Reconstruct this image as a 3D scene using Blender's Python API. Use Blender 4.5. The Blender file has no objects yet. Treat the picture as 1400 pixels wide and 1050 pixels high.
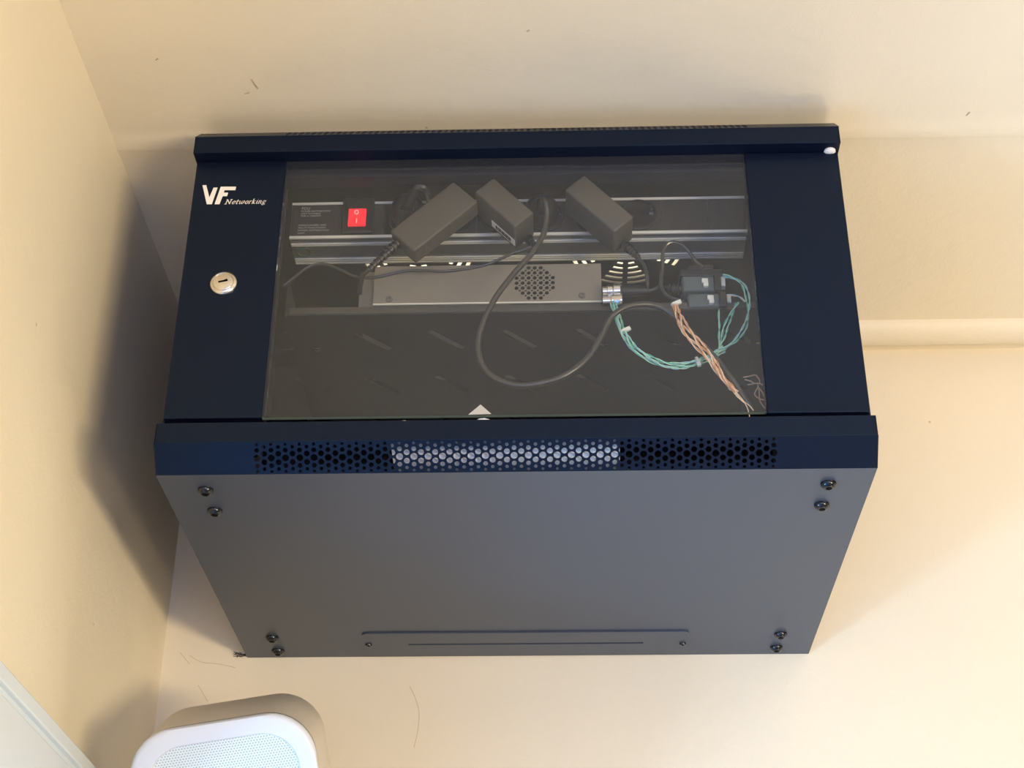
import bpy, bmesh, math, random
from mathutils import Vector, Matrix

random.seed(7)
SC = bpy.context.scene
COL = SC.collection
PI = math.pi

# ------------------------------------------------------------------ camera
cam_data = bpy.data.cameras.new('camera')
cam_data.sensor_fit = 'HORIZONTAL'
cam_data.sensor_width = 36.0
cam_data.lens = 36.0 * 2141.73 / 1400.0
cam_data.clip_start = 0.05
cam = bpy.data.objects.new('camera', cam_data)
COL.objects.link(cam)
cam.matrix_world = Matrix(((0.999485, 0.011999, 0.029770, 0.037811), (0.031759, -0.503840, -0.863213, -1.592620), (0.004642, 0.863714, -0.503961, -0.593036), (0.000000, 0.000000, 0.000000, 1.000000)))
SC.camera = cam

# ------------------------------------------------------------------ light
SC.view_settings.view_transform = 'Standard'
SC.view_settings.look = 'None'
SC.view_settings.gamma = 1.0
SC.view_settings.use_curve_mapping = False
SC.view_settings.exposure = 0.0

world = bpy.data.worlds.new('world')
SC.world = world
world.use_nodes = True
bg = world.node_tree.nodes['Background']
bg.inputs[0].default_value = (0.07, 0.40, 1.0, 1)
bg.inputs[1].default_value = 4.0


def area_light(name, loc, target, sx, sy, color, energy):
    d = bpy.data.lights.new(name, 'AREA')
    d.shape = 'RECTANGLE'
    d.size, d.size_y = sx, sy
    d.color = color
    d.energy = energy
    o = bpy.data.objects.new(name, d)
    COL.objects.link(o)
    o.location = loc
    v = Vector(target) - Vector(loc)
    o.rotation_euler = v.to_track_quat('-Z', 'Y').to_euler()
    return o


# warm light of the room's far window, low on the right behind the viewer
area_light('room_window_light', (2.44, -3.05, -1.32), (-0.1, -0.2, 0.15), 1.4, 0.24, (1.0, 0.80, 0.49), 106)
# daylight thrown up from a sunlit ledge outside the window in the left wall
area_light('ledge_bounce_light', (-1.60, -1.15, -1.28), (0.45, -0.05, 0.1), 0.36, 0.26, (0.36, 0.64, 1.0), 32)
# a small uplight standing close to the back wall, to the right below the cabinet
area_light('uplight', (0.85, -0.20, -1.15), (0.75, -0.75, 0.3), 0.20, 0.20, (1.0, 0.76, 0.42), 3.0)
# blue daylight from a window in the wall behind the viewer
area_light('rear_window_light', (0.55, -4.1, -0.9), (0.0, 0.0, -0.2), 1.8, 1.7, (0.42, 0.54, 1.0), 50)
# the sky seen through the left window (portal only guides the sampling)
po = area_light('window_portal', (-0.46, -1.01, -0.925), (1.0, -1.01, -0.925), 1.48, 1.25, (1, 1, 1), 1.0)
po.data.cycles.is_portal = True

# ------------------------------------------------------------------ materials
MATS = {}


def mat(name, color, rough=0.5, metal=0.0, spec=0.5, bump=0.0, bscale=400.0, mottle=0.0, mscale=6.0, coat=0.0, emit=None, bdist=0.001, trans=0.0):
    if name in MATS:
        return MATS[name]
    m = bpy.data.materials.new(name)
    m.use_nodes = True
    nt = m.node_tree
    b = nt.nodes['Principled BSDF']
    b.inputs['Base Color'].default_value = (*color, 1)
    b.inputs['Roughness'].default_value = rough
    b.inputs['Metallic'].default_value = metal
    b.inputs['Specular IOR Level'].default_value = spec
    b.inputs['Coat Weight'].default_value = coat
    b.inputs['Transmission Weight'].default_value = trans
    if emit:
        b.inputs['Emission Color'].default_value = (*emit[0], 1)
        b.inputs['Emission Strength'].default_value = emit[1]
    tc = nt.nodes.new('ShaderNodeTexCoord')
    if mottle > 0:
        n = nt.nodes.new('ShaderNodeTexNoise')
        n.inputs['Scale'].default_value = mscale
        n.inputs['Detail'].default_value = 6
        nt.links.new(tc.outputs['Object'], n.inputs['Vector'])
        r = nt.nodes.new('ShaderNodeMixRGB')
        r.inputs[1].default_value = (*[c * (1 - mottle) for c in color], 1)
        r.inputs[2].default_value = (*[min(1, c * (1 + mottle)) for c in color], 1)
        nt.links.new(n.outputs['Fac'], r.inputs[0])
        nt.links.new(r.outputs[0], b.inputs['Base Color'])
    if bump > 0:
        n = nt.nodes.new('ShaderNodeTexNoise')
        n.inputs['Scale'].default_value = bscale
        n.inputs['Detail'].default_value = 5
        nt.links.new(tc.outputs['Object'], n.inputs['Vector'])
        bp = nt.nodes.new('ShaderNodeBump')
        bp.inputs['Strength'].default_value = bump
        bp.inputs['Distance'].default_value = bdist
        nt.links.new(n.outputs['Fac'], bp.inputs['Height'])
        nt.links.new(bp.outputs['Normal'], b.inputs['Normal'])
    MATS[name] = m
    return m


def paint_mat(name, color):
    """emulsion over old plaster: fine roller stipple, broad unevenness, a few specks and hairline cracks"""
    m = bpy.data.materials.new(name)
    m.use_nodes = True
    nt = m.node_tree
    L = nt.links.new
    b = nt.nodes['Principled BSDF']
    b.inputs['Roughness'].default_value = 0.55
    b.inputs['Specular IOR Level'].default_value = 0.35
    tc = nt.nodes.new('ShaderNodeTexCoord')

    def noise(scale, detail=4, rough=0.5, stretch=None):
        n = nt.nodes.new('ShaderNodeTexNoise')
        n.inputs['Scale'].default_value = scale
        n.inputs['Detail'].default_value = detail
        n.inputs['Roughness'].default_value = rough
        L(tc.outputs['Object'], n.inputs['Vector'])
        return n.outputs['Fac']

    def math_(op, a, bb, clamp=False):
        n = nt.nodes.new('ShaderNodeMath')
        n.operation = op
        n.use_clamp = clamp
        for i, v in enumerate((a, bb)):
            if isinstance(v, (int, float)):
                n.inputs[i].default_value = v
            else:
                L(v, n.inputs[i])
        return n.outputs[0]

    mix = nt.nodes.new('ShaderNodeMixRGB')
    mix.inputs[1].default_value = (*[c * 0.95 for c in color], 1)
    mix.inputs[2].default_value = (*[min(1, c * 1.04) for c in color], 1)
    L(noise(3.0, 5), mix.inputs[0])
    # dark specks
    v = nt.nodes.new('ShaderNodeTexVoronoi')
    v.inputs['Scale'].default_value = 17.0
    L(tc.outputs['Object'], v.inputs['Vector'])
    speck = math_('LESS_THAN', math_('ADD', v.outputs['Distance'], math_('MULTIPLY', noise(160, 2), 0.10)), 0.068)
    few = math_('GREATER_THAN', noise(9, 1), 0.56)
    sp = math_('MULTIPLY', speck, few)
    mix2 = nt.nodes.new('ShaderNodeMixRGB')
    mix2.inputs[2].default_value = (color[0] * 0.55, color[1] * 0.48, color[2] * 0.4, 1)
    L(math_('MULTIPLY', sp, 0.6), mix2.inputs[0])
    L(mix.outputs[0], mix2.inputs[1])
    L(mix2.outputs[0], b.inputs['Base Color'])
    h = math_('ADD', math_('MULTIPLY', noise(420, 3), 0.16), math_('MULTIPLY', noise(14, 4), 1.0))
    h = math_('ADD', h, math_('MULTIPLY', noise(70, 3), 0.22))
    bp = nt.nodes.new('ShaderNodeBump')
    bp.inputs['Strength'].default_value = 0.35
    bp.inputs['Distance'].default_value = 0.004
    L(h, bp.inputs['Height'])
    L(bp.outputs['Normal'], b.inputs['Normal'])
    MATS[name] = m
    return m


def pane_mat(name, tint, ior_f0=0.045, rough=0.0, dust=0.0):
    """a clear pane: transparent with Fresnel gloss on both faces"""
    m = bpy.data.materials.new(name)
    m.use_nodes = True
    nt = m.node_tree
    L = nt.links.new
    nt.nodes.clear()
    out = nt.nodes.new('ShaderNodeOutputMaterial')
    mix = nt.nodes.new('ShaderNodeMixShader')
    t = nt.nodes.new('ShaderNodeBsdfTransparent')
    t.inputs[0].default_value = (*tint, 1)
    g = nt.nodes.new('ShaderNodeBsdfGlossy')
    g.inputs['Roughness'].default_value = rough
    g.inputs['Color'].default_value = (0.82, 0.90, 1.0, 1)
    lw = nt.nodes.new('ShaderNodeLayerWeight')
    lw.inputs['Blend'].default_value = 0.5
    p5 = nt.nodes.new('ShaderNodeMath')
    p5.operation = 'POWER'
    p5.inputs[1].default_value = 5.0
    ma = nt.nodes.new('ShaderNodeMath')
    ma.operation = 'MULTIPLY_ADD'
    ma.inputs[1].default_value = 1 - ior_f0
    ma.inputs[2].default_value = ior_f0
    L(lw.outputs['Facing'], p5.inputs[0])
    L(p5.outputs[0], ma.inputs[0])
    L(ma.outputs[0], mix.inputs[0])
    L(t.outputs[0], mix.inputs[1])
    L(g.outputs[0], mix.inputs[2])
    if dust > 0:                     # thin film of dust on the faces
        df = nt.nodes.new('ShaderNodeBsdfDiffuse')
        df.inputs[0].default_value = (0.72, 0.74, 0.80, 1)
        mx = nt.nodes.new('ShaderNodeMixShader')
        mx.inputs[0].default_value = dust
        L(mix.outputs[0], mx.inputs[1])
        L(df.outputs[0], mx.inputs[2])
        L(mx.outputs[0], out.inputs[0])
    else:
        L(mix.outputs[0], out.inputs[0])
    MATS[name] = m
    return m


def dots_mat(name, base, hole, pitch):
    """fine hexagonal punched mesh of a loudspeaker grille (holes well under a pixel group)"""
    m = bpy.data.materials.new(name)
    m.use_nodes = True
    nt = m.node_tree
    L = nt.links.new
    b = nt.nodes['Principled BSDF']
    b.inputs['Roughness'].default_value = 0.5
    tc = nt.nodes.new('ShaderNodeTexCoord')
    sep = nt.nodes.new('ShaderNodeSeparateXYZ')
    L(tc.outputs['Object'], sep.inputs[0])

    def M(op, a, bb=0.0):
        n = nt.nodes.new('ShaderNodeMath')
        n.operation = op
        for i, v in enumerate((a, bb)):
            if isinstance(v, (int, float)):
                n.inputs[i].default_value = v
            else:
                L(v, n.inputs[i])
        return n.outputs[0]

    def lattice(ox, oy):
        x = M('ADD', M('DIVIDE', sep.outputs['X'], pitch), ox + 100)
        y = M('ADD', M('DIVIDE', sep.outputs['Z'], pitch * 1.732), oy + 100)
        dx = M('SUBTRACT', M('FRACT', x), 0.5)
        dy = M('MULTIPLY', M('SUBTRACT', M('FRACT', y), 0.5), 1.732)
        return M('SQRT', M('ADD', M('MULTIPLY', dx, dx), M('MULTIPLY', dy, dy)))
    d = M('MINIMUM', lattice(0, 0), lattice(0.5, 0.5))
    k = M('LESS_THAN', d, 0.29)
    mix = nt.nodes.new('ShaderNodeMixRGB')
    mix.inputs[1].default_value = (*base, 1)
    mix.inputs[2].default_value = (*hole, 1)
    L(k, mix.inputs[0])
    L(mix.outputs[0], b.inputs['Base Color'])
    MATS[name] = m
    return m


M_wall = paint_mat('cream_emulsion', (0.80, 0.725, 0.57))
M_far = mat('grey_far_wall', (0.34, 0.35, 0.38), 0.7, mottle=0.08)
M_trimw = mat('white_gloss_trim', (0.66, 0.74, 0.82), 0.35, bump=0.15, bscale=60)
M_floor = mat('grey_carpet', (0.28, 0.28, 0.31), 0.5, mottle=0.25, mscale=5)
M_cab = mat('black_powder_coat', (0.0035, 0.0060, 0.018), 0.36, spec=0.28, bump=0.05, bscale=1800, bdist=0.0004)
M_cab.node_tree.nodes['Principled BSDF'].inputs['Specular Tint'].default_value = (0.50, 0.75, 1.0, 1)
M_body = mat('lit_black_powder_coat', (0.046, 0.056, 0.078), 0.40, spec=0.5, bump=0.05, bscale=1800, bdist=0.0004)  # the black coat lightened and blued: light from below put into the colour
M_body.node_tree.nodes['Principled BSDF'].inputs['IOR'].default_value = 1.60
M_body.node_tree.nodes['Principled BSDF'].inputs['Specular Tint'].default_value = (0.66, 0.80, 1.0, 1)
M_inner = mat('inner_powder_coat', (0.020, 0.021, 0.026), 0.5)
M_bolt = mat('black_oxide_steel', (0.006, 0.008, 0.012), 0.14, metal=0.0, spec=0.5)
M_hole = mat('dark_socket', (0.002, 0.002, 0.003), 0.8, spec=0.1)
M_glass = pane_mat('door_glass', (0.94, 0.95, 0.95), 0.026, 0.0, 0.016)
M_edge = mat('glass_edge_green', (0.22, 0.30, 0.27), 0.15, spec=0.7)
M_chrome = mat('nickel_plate', (0.80, 0.76, 0.70), 0.22, metal=1.0)
M_white = mat('white_print', (0.86, 0.83, 0.76), 0.5)
M_print = mat('grey_print', (0.42, 0.41, 0.40), 0.6)
M_alu = mat('brushed_aluminium', (0.36, 0.37, 0.38), 0.32, metal=0.75)
M_aluedge = mat('bright_aluminium_edge', (0.80, 0.79, 0.74), 0.35, metal=0.25)
M_pduface = mat('strip_black_face', (0.030, 0.028, 0.030), 0.45)
M_black = mat('black_plastic', (0.010, 0.010, 0.011), 0.36)
M_adapt = mat('adapter_plastic', (0.078, 0.071, 0.060), 0.55, bump=0.12, bscale=900, bdist=0.0005)
M_red = mat('red_rocker', (0.75, 0.02, 0.03), 0.3, emit=((1.0, 0.03, 0.05), 0.75))
M_dev = mat('warm_grey_sheet', (0.205, 0.188, 0.165), 0.5)
M_dev2 = mat('grey_sheet', (0.12, 0.115, 0.11), 0.5)
M_cord = mat('dark_grey_cord', (0.032, 0.030, 0.028), 0.28, spec=0.7)
M_cordb = mat('black_cord', (0.022, 0.022, 0.023), 0.35)
M_balun = mat('blue_grey_case', (0.085, 0.120, 0.135), 0.35)
M_tie = mat('white_nylon', (0.82, 0.84, 0.80), 0.4)
M_paper = mat('white_paper', (0.74, 0.72, 0.70), 0.7)
M_teal = mat('teal_wire', (0.12, 0.55, 0.44), 0.4)
M_mint = mat('mint_wire', (0.50, 0.86, 0.66), 0.4)
M_sky = mat('sky_wire', (0.32, 0.66, 0.82), 0.4)
M_orange = mat('orange_wire', (0.80, 0.36, 0.16), 0.4)
M_peach = mat('peach_wire', (0.95, 0.72, 0.54), 0.4)
M_copper = mat('brown_bare_wire', (0.36, 0.24, 0.18), 0.45)
M_spk = mat('white_speaker_plastic', (0.62, 0.65, 0.69), 0.42)
M_spkb = mat('shaded_speaker_shell', (0.66, 0.60, 0.50), 0.5)  # white shell coloured beige: its warm shade is put into the colour
M_grille = dots_mat('speaker_grille_mesh', (0.66, 0.71, 0.70), (0.34, 0.41, 0.41), 0.0025)
M_rubber = mat('white_bumper_rubber', (0.80, 0.80, 0.78), 0.5)
M_green = mat('green_eco_mark', (0.05, 0.13, 0.06), 0.5)
M_dust = mat('dust_fluff', (0.05, 0.045, 0.04), 0.9)


# ------------------------------------------------------------------ mesh helpers
def merge(*parts):
    V, F = [], []
    for v, f in parts:
        k = len(V)
        V += list(v)
        F += [tuple(i + k for i in t) for t in f]
    return V, F


def box(x0, x1, y0, y1, z0, z1):
    v = [(x, y, z) for z in (z0, z1) for y in (y0, y1) for x in (x0, x1)]
    return v, [(0, 2, 3, 1), (4, 5, 7, 6), (0, 1, 5, 4), (2, 6, 7, 3), (0, 4, 6, 2), (1, 3, 7, 5)]


def prism_x(profile, x0, x1):
    """profile [(y, z)] extruded along x"""
    n = len(profile)
    v = [(x0, y, z) for y, z in profile] + [(x1, y, z) for y, z in profile]
    f = [(i, (i + 1) % n, n + (i + 1) % n, n + i) for i in range(n)]
    return v, f + [tuple(range(n))[::-1], tuple(range(n, 2 * n))]


def smooth_path(pts, n=8):
    P = [Vector(p) for p in pts]
    P = [P[0] * 2 - P[1]] + P + [P[-1] * 2 - P[-2]]
    out = []
    for i in range(1, len(P) - 2):
        a, b, c, d = P[i - 1:i + 3]
        for k in range(n):
            t = k / n
            out.append(0.5 * ((2 * b) + (c - a) * t + (2 * a - 5 * b + 4 * c - d) * t * t + (3 * b - a - 3 * c + d) * t ** 3))
    out.append(P[-2])
    return out


def frames(P):
    T = []
    for i in range(len(P)):
        t = P[min(i + 1, len(P) - 1)] - P[max(i - 1, 0)]
        T.append(t.normalized() if t.length > 1e-9 else Vector((0, 0, 1)))
    up = Vector((0, 1, 0)) if abs(T[0].y) < 0.9 else Vector((1, 0, 0))
    N = [(up - T[0] * up.dot(T[0])).normalized()]
    for i in range(1, len(P)):
        n = N[-1] - T[i] * N[-1].dot(T[i])
        N.append(n.normalized() if n.length > 1e-9 else N[-1])
    return T, N, [t.cross(n) for t, n in zip(T, N)]


def tube(P, r, seg=8):
    P = [Vector(p) for p in P]
    T, N, B = frames(P)
    rr = r if isinstance(r, (list, tuple)) else [r] * len(P)
    V, F = [], []
    for p, n, b, q in zip(P, N, B, rr):
        for k in range(seg):
            a = 2 * PI * k / seg
            V.append(p + (n * math.cos(a) + b * math.sin(a)) * q)
    for i in range(len(P) - 1):
        for k in range(seg):
            k2 = (k + 1) % seg
            F.append((i * seg + k, i * seg + k2, (i + 1) * seg + k2, (i + 1) * seg + k))
    F.append(tuple(range(seg))[::-1])
    F.append(tuple(range((len(P) - 1) * seg, len(P) * seg)))
    return V, F


def strain_relief(P, r0, r1, rings=7, seg=10):
    """ribbed, tapering cord protector along the straight run P[0] -> P[1]"""
    a, b = Vector(P[0]), Vector(P[1])
    pts, rad = [], []
    for i in range(rings):
        for t, s in ((0.0, 1.0), (0.55, 1.0), (0.6, 0.74), (0.95, 0.74)):
            u = (i + t) / rings
            pts.append(a.lerp(b, u))
            rad.append((r0 + (r1 - r0) * u) * s)
    return tube(pts, rad, seg)


def lathe(profile, center, axis, seg=24):
    """profile [(radius, offset along axis)]"""
    c, ax = Vector(center), Vector(axis).normalized()
    up = Vector((0, 0, 1)) if abs(ax.z) < 0.9 else Vector((1, 0, 0))
    n = (up - ax * up.dot(ax)).normalized()
    b = ax.cross(n)
    V, F = [], []
    for r, h in profile:
        for k in range(seg):
            a = 2 * PI * k / seg
            V.append(c + ax * h + (n * math.cos(a) + b * math.sin(a)) * max(r, 1e-5))
    for i in range(len(profile) - 1):
        for k in range(seg):
            k2 = (k + 1) % seg
            F.append((i * seg + k, i * seg + k2, (i + 1) * seg + k2, (i + 1) * seg + k))
    F.append(tuple(range(seg))[::-1])
    F.append(tuple(range((len(profile) - 1) * seg, len(profile) * seg)))
    return V, F


def obox(c, ux, uy, uz, hx, hy, hz):
    """box with its own axes"""
    c, ux, uy, uz = Vector(c), Vector(ux).normalized(), Vector(uy).normalized(), Vector(uz).normalized()
    v, f = box(-hx, hx, -hy, hy, -hz, hz)
    return [c + ux * a + uy * b + uz * d for a, b, d in v], f


def circle(cx, cy, r, n=12, ph=0.0):
    return [(cx + r * math.cos(2 * PI * k / n + ph), cy + r * math.sin(2 * PI * k / n + ph)) for k in range(n)]


def rrect(x0, x1, y0, y1, r, n=6):
    out = []
    for cx, cy, a0 in ((x1 - r, y1 - r, 0), (x0 + r, y1 - r, 90), (x0 + r, y0 + r, 180), (x1 - r, y0 + r, 270)):
        for k in range(n + 1):
            a = math.radians(a0 + 90 * k / n)
            out.append((cx + r * math.cos(a), cy + r * math.sin(a)))
    return out


def curve_to_vf(cu, matrix):
    o = bpy.data.objects.new('temporary', cu)
    COL.objects.link(o)
    bpy.context.view_layer.update()
    me = bpy.data.meshes.new_from_object(o.evaluated_get(bpy.context.evaluated_depsgraph_get()))
    v = [matrix @ w.co for w in me.vertices]
    f = [tuple(p.vertices) for p in me.polygons]
    bpy.data.objects.remove(o)
    bpy.data.curves.remove(cu)
    bpy.data.meshes.remove(me)
    return v, f


def sheet(outer, holes, thick, matrix):
    """sheet metal with real holes: outlines in local xy, thickness centred on local z"""
    cu = bpy.data.curves.new('outline', 'CURVE')
    cu.dimensions = '2D'
    cu.fill_mode = 'BOTH'
    cu.extrude = thick / 2
    for loop in [outer] + list(holes):
        s = cu.splines.new('POLY')
        s.points.add(len(loop) - 1)
        for p, (x, y) in zip(s.points, loop):
            p.co = (x, y, 0, 1)
        s.use_cyclic_u = True
    return curve_to_vf(cu, matrix)


def text_vf(body, size, matrix, shear=0.0, extrude=0.0001, weight=0.0, spacing=1.0):
    cu = bpy.data.curves.new('text', 'FONT')
    cu.body = body
    cu.size = size
    cu.shear = shear
    cu.extrude = extrude
    cu.offset = weight
    cu.space_character = spacing
    cu.resolution_u = 3
    return curve_to_vf(cu, matrix)


def FRONT(y, x=0, z=0):
    """local xy -> world xz, seen from the room (normal -y)"""
    return Matrix(((1, 0, 0, x), (0, 0, -1, y), (0, 1, 0, z), (0, 0, 0, 1)))


def FLAT(z, x=0, y=0):
    return Matrix.Translation((x, y, z))


def make_mesh(name, vf, m, off=Vector(), smooth=False, bevel=0.0, bseg=2):
    me = bpy.data.meshes.new(name)
    me.from_pydata([Vector(v) - off for v in vf[0]], [], vf[1])
    bm = bmesh.new()
    bm.from_mesh(me)
    bmesh.ops.recalc_face_normals(bm, faces=bm.faces)
    if bevel > 0:
        e = [x for x in bm.edges if len(x.link_faces) == 2 and x.calc_face_angle(0) > 0.6]
        bmesh.ops.bevel(bm, geom=e, offset=bevel, segments=bseg, profile=0.5, affect='EDGES', clamp_overlap=True)
    if smooth:
        for f in bm.faces:
            f.smooth = True
        for e in bm.edges:
            if len(e.link_faces) == 2 and e.calc_face_angle(0) > 0.75:
                e.smooth = False
    bm.to_mesh(me)
    bm.free()
    me.materials.append(m)
    return me


def tag(o, label, cat, group=None, kind=None):
    if label:
        o['label'] = label
    if cat:
        o['category'] = cat
    if group:
        o['group'] = group
    if kind:
        o['kind'] = kind
    return o


def thing(name, loc, label, cat, group=None):
    o = bpy.data.objects.new(name, None)
    o.empty_display_size = 0.02
    COL.objects.link(o)
    o.location = loc
    return tag(o, label, cat, group)


def root_of(o):
    while o.parent:
        o = o.parent
    return o


def part(name, vf, m, parent, smooth=False, bevel=0.0, label=None, bseg=2):
    """vertices in world coordinates; every part keeps its thing's origin"""
    r = root_of(parent)
    o = bpy.data.objects.new(name, make_mesh(name, vf, m, Vector(r.location), smooth, bevel, bseg))
    COL.objects.link(o)
    o.parent = parent
    if label:
        o['label'] = label
    return o


def single(name, vf, m, label, cat, group=None, smooth=False, bevel=0.0, kind=None):
    V = [Vector(v) for v in vf[0]]
    lo = Vector([min(v[i] for v in V) for i in range(3)])
    hi = Vector([max(v[i] for v in V) for i in range(3)])
    loc = Vector(((lo.x + hi.x) / 2, (lo.y + hi.y) / 2, lo.z))
    o = bpy.data.objects.new(name, make_mesh(name, vf, m, loc, smooth, bevel))
    COL.objects.link(o)
    o.location = loc
    return tag(o, label, cat, group, kind)


def copies(name, me, spots, parent, sub=None):
    r = Vector(root_of(parent).location)
    out = []
    for s in spots:
        o = bpy.data.objects.new(name, me)
        COL.objects.link(o)
        o.parent = parent
        o.location = Vector(s) - r
        if sub:
            c = bpy.data.objects.new(sub[0], sub[1])
            COL.objects.link(c)
            c.parent = o
        out.append(o)
    return out


# ------------------------------------------------------------------ the room
XL, ZC = -0.3916, 0.3774         # left wall face, ceiling height (cabinet floor is z = 0)
ZF, XR, YN = -2.15, 3.2, -4.2


def struct(name, vf, m, parent=None, **k):
    if parent:
        return part(name, vf, m, parent, **k)
    o = single(name, vf, m, None, None, **k)
    o['kind'] = 'structure'
    return o


struct('wall_back', box(XL - 0.1, XR, 0.0, 0.12, ZF, ZC + 0.1), M_wall)
WY0, WY1, WZ0, WZ1 = -1.75, -0.27, -1.55, -0.30     # window opening in the left wall
YZ = Matrix(((0, 0, 1, XL - 0.03), (1, 0, 0, 0), (0, 1, 0, 0), (0, 0, 0, 1)))
struct('wall_left', sheet([(YN, ZF), (0.06, ZF), (0.06, ZC + 0.05), (YN, ZC + 0.05)],
                          [[(WY0, WZ0), (WY1, WZ0), (WY1, WZ1), (WY0, WZ1)]], 0.06, YZ), M_wall)
# ceiling with the low plaster seam that runs across it above the cabinet's front
prof = [(YN, ZC)]
for k in range(13):
    t = k / 12
    prof.append((-0.425 + 0.05 * t, ZC - 0.0016 * math.sin(PI * t) ** 2 * (1.0 if t < 0.6 else 0.8)))
prof += [(0.06, ZC), (0.06, ZC + 0.1), (YN, ZC + 0.1)]
struct('ceiling', prism_x(prof, XL - 0.06, XR), M_wall)
struct('wall_right', box(XR, XR + 0.1, YN - 0.1, 0.12, ZF, ZC + 0.1), M_far)
struct('wall_front', box(XL - 0.06, XR, YN - 0.1, YN, ZF, ZC + 0.1), M_far)
struct('floor', box(XL - 0.06, XR, YN, 0.06, ZF - 0.05, ZF), M_floor)
# half-round trunking fixed to the ceiling just off the back wall
hp = []
for k in range(15):
    a = PI * k / 14
    hp.append((-0.0435 - 0.0225 * math.cos(a), ZC - 0.015 * math.sin(a) ** 0.8))
hp = [(-0.066, ZC + 0.004)] + hp + [(-0.021, ZC + 0.004)]
struct('trim_1', prism_x(hp, XL + 0.001, XR - 0.01), M_wall, smooth=True)
# hairline cracks and specks in the old paint
M_crack = mat('dirt_in_crack', (0.50, 0.41, 0.30), 0.8)
wb, cl = bpy.data.objects['wall_back'], bpy.data.objects['ceiling']
for P in ([(-0.12409, 0.00000, -0.03279), (-0.11738, 0.00000, -0.04651), (-0.11295, 0.00000, -0.06247), (-0.11380, 0.00000, -0.08217), (-0.11701, 0.00000, -0.09930)], [(-0.37384, 0.00000, 0.00659), (-0.36843, 0.00000, 0.00075), (-0.36207, 0.00000, -0.00672)], [(-0.35005, 0.00000, -0.03051), (-0.34449, 0.00000, -0.03864), (-0.33801, 0.00000, -0.04834)],
          [(-0.36315, 0.00000, 0.00320), (-0.34967, 0.00000, -0.00434), (-0.32964, 0.00000, -0.00695), (-0.31188, 0.00000, -0.01118)]):
    part('crack', tube(smooth_path(P, 5), 0.00028, 5), M_crack, wb)
for P in ([(-0.25171, -0.47421, 0.37740), (-0.24724, -0.47615, 0.37740)], [(-0.24199, -0.49429, 0.37740), (-0.23984, -0.48717, 0.37740), (-0.23817, -0.48103, 0.37740)], [(0.01317, -0.55030, 0.37740), (0.01580, -0.55208, 0.37740)], [(0.42712, -0.42496, 0.37740), (0.42941, -0.43020, 0.37740)], [(-0.32464, -0.52220, 0.37740), (-0.32220, -0.52408, 0.37740)]):
    part('speck', tube(P, [0.0006, 0.0009] + [0.0006] * (len(P) - 2), 6), M_crack, cl)
# window in the left wall: casing, frame, pane
win = bpy.data.objects.new('window_1', None)
COL.objects.link(win)
win.location = (XL, (WY0 + WY1) / 2, WZ0)
win['kind'] = 'structure'
hz = -0.1862


def casing(y0, y1, z0, z1):
    return box(XL, XL + 0.016, y0, y1, z0, z1)


part('head_casing', prism_x([(0, 0)], 0, 1) if False else merge(
    box(XL, XL + 0.012, WY0 - 0.11, WY1 + 0.11, hz - 0.112, hz),
    box(XL, XL + 0.017, WY0 - 0.11, WY1 + 0.11, hz - 0.016, hz - 0.003),
    box(XL, XL + 0.015, WY0 - 0.11, WY1 + 0.11, hz - 0.098, hz - 0.022)), M_trimw, win, bevel=0.0015)
for y0, y1 in ((WY0 - 0.11, WY0), (WY1, WY1 + 0.11)):
    part('side_casing', casing(y0, y1, WZ0 - 0.02, hz - 0.113), M_trimw, win, bevel=0.002)
part('window_sill', box(XL - 0.05, XL + 0.05, WY0 - 0.13, WY1 + 0.13, WZ0 - 0.05, WZ0 - 0.02), M_trimw, win, bevel=0.003)
fr = sheet([(WY0, WZ0), (WY1, WZ0), (WY1, WZ1), (WY0, WZ1)],
           [[(WY0 + .04, WZ0 + .04), (WY1 - .04, WZ0 + .04), (WY1 - .04, WZ1 - .01), (WY0 + .04, WZ1 - .01)]], 0.03,
           Matrix(((0, 0, 1, XL - 0.04), (1, 0, 0, 0), (0, 1, 0, 0), (0, 0, 0, 1))))
wf = part('window_frame', fr, M_trimw, win)
part('pane', box(XL - 0.043, XL - 0.039, WY0 + .03, WY1 - .03, WZ0 + .03, WZ1 - .005), pane_mat('window_glass', (0.95, 0.97, 0.96)), wf)

# ------------------------------------------------------------------ the cabinet
W2, H, D = 0.3, 0.3640, 0.4506          # half width, height, depth
YC, CZ = -0.4324, 0.0211                # where the chamfers start
cab = thing('network_cabinet', (0, -D / 2, 0), 'black wall-mounted network rack cabinet with a glass door', 'cabinet')
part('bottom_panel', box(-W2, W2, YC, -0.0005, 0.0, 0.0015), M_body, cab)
part('back_panel', box(-W2 + 0.001, W2 - 0.001, -0.003, -0.001, 0.0016, H - 0.002), M_inner, cab)
for s in (-1, 1):
    x0, x1 = sorted((s * W2, s * (W2 - 0.0014)))
    part('side_panel', prism_x([(-0.0008, 0.0016), (YC, 0.0016), (YC, H - 0.0016), (-0.0008, H - 0.0016)], x0, x1), M_cab, cab)
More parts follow.
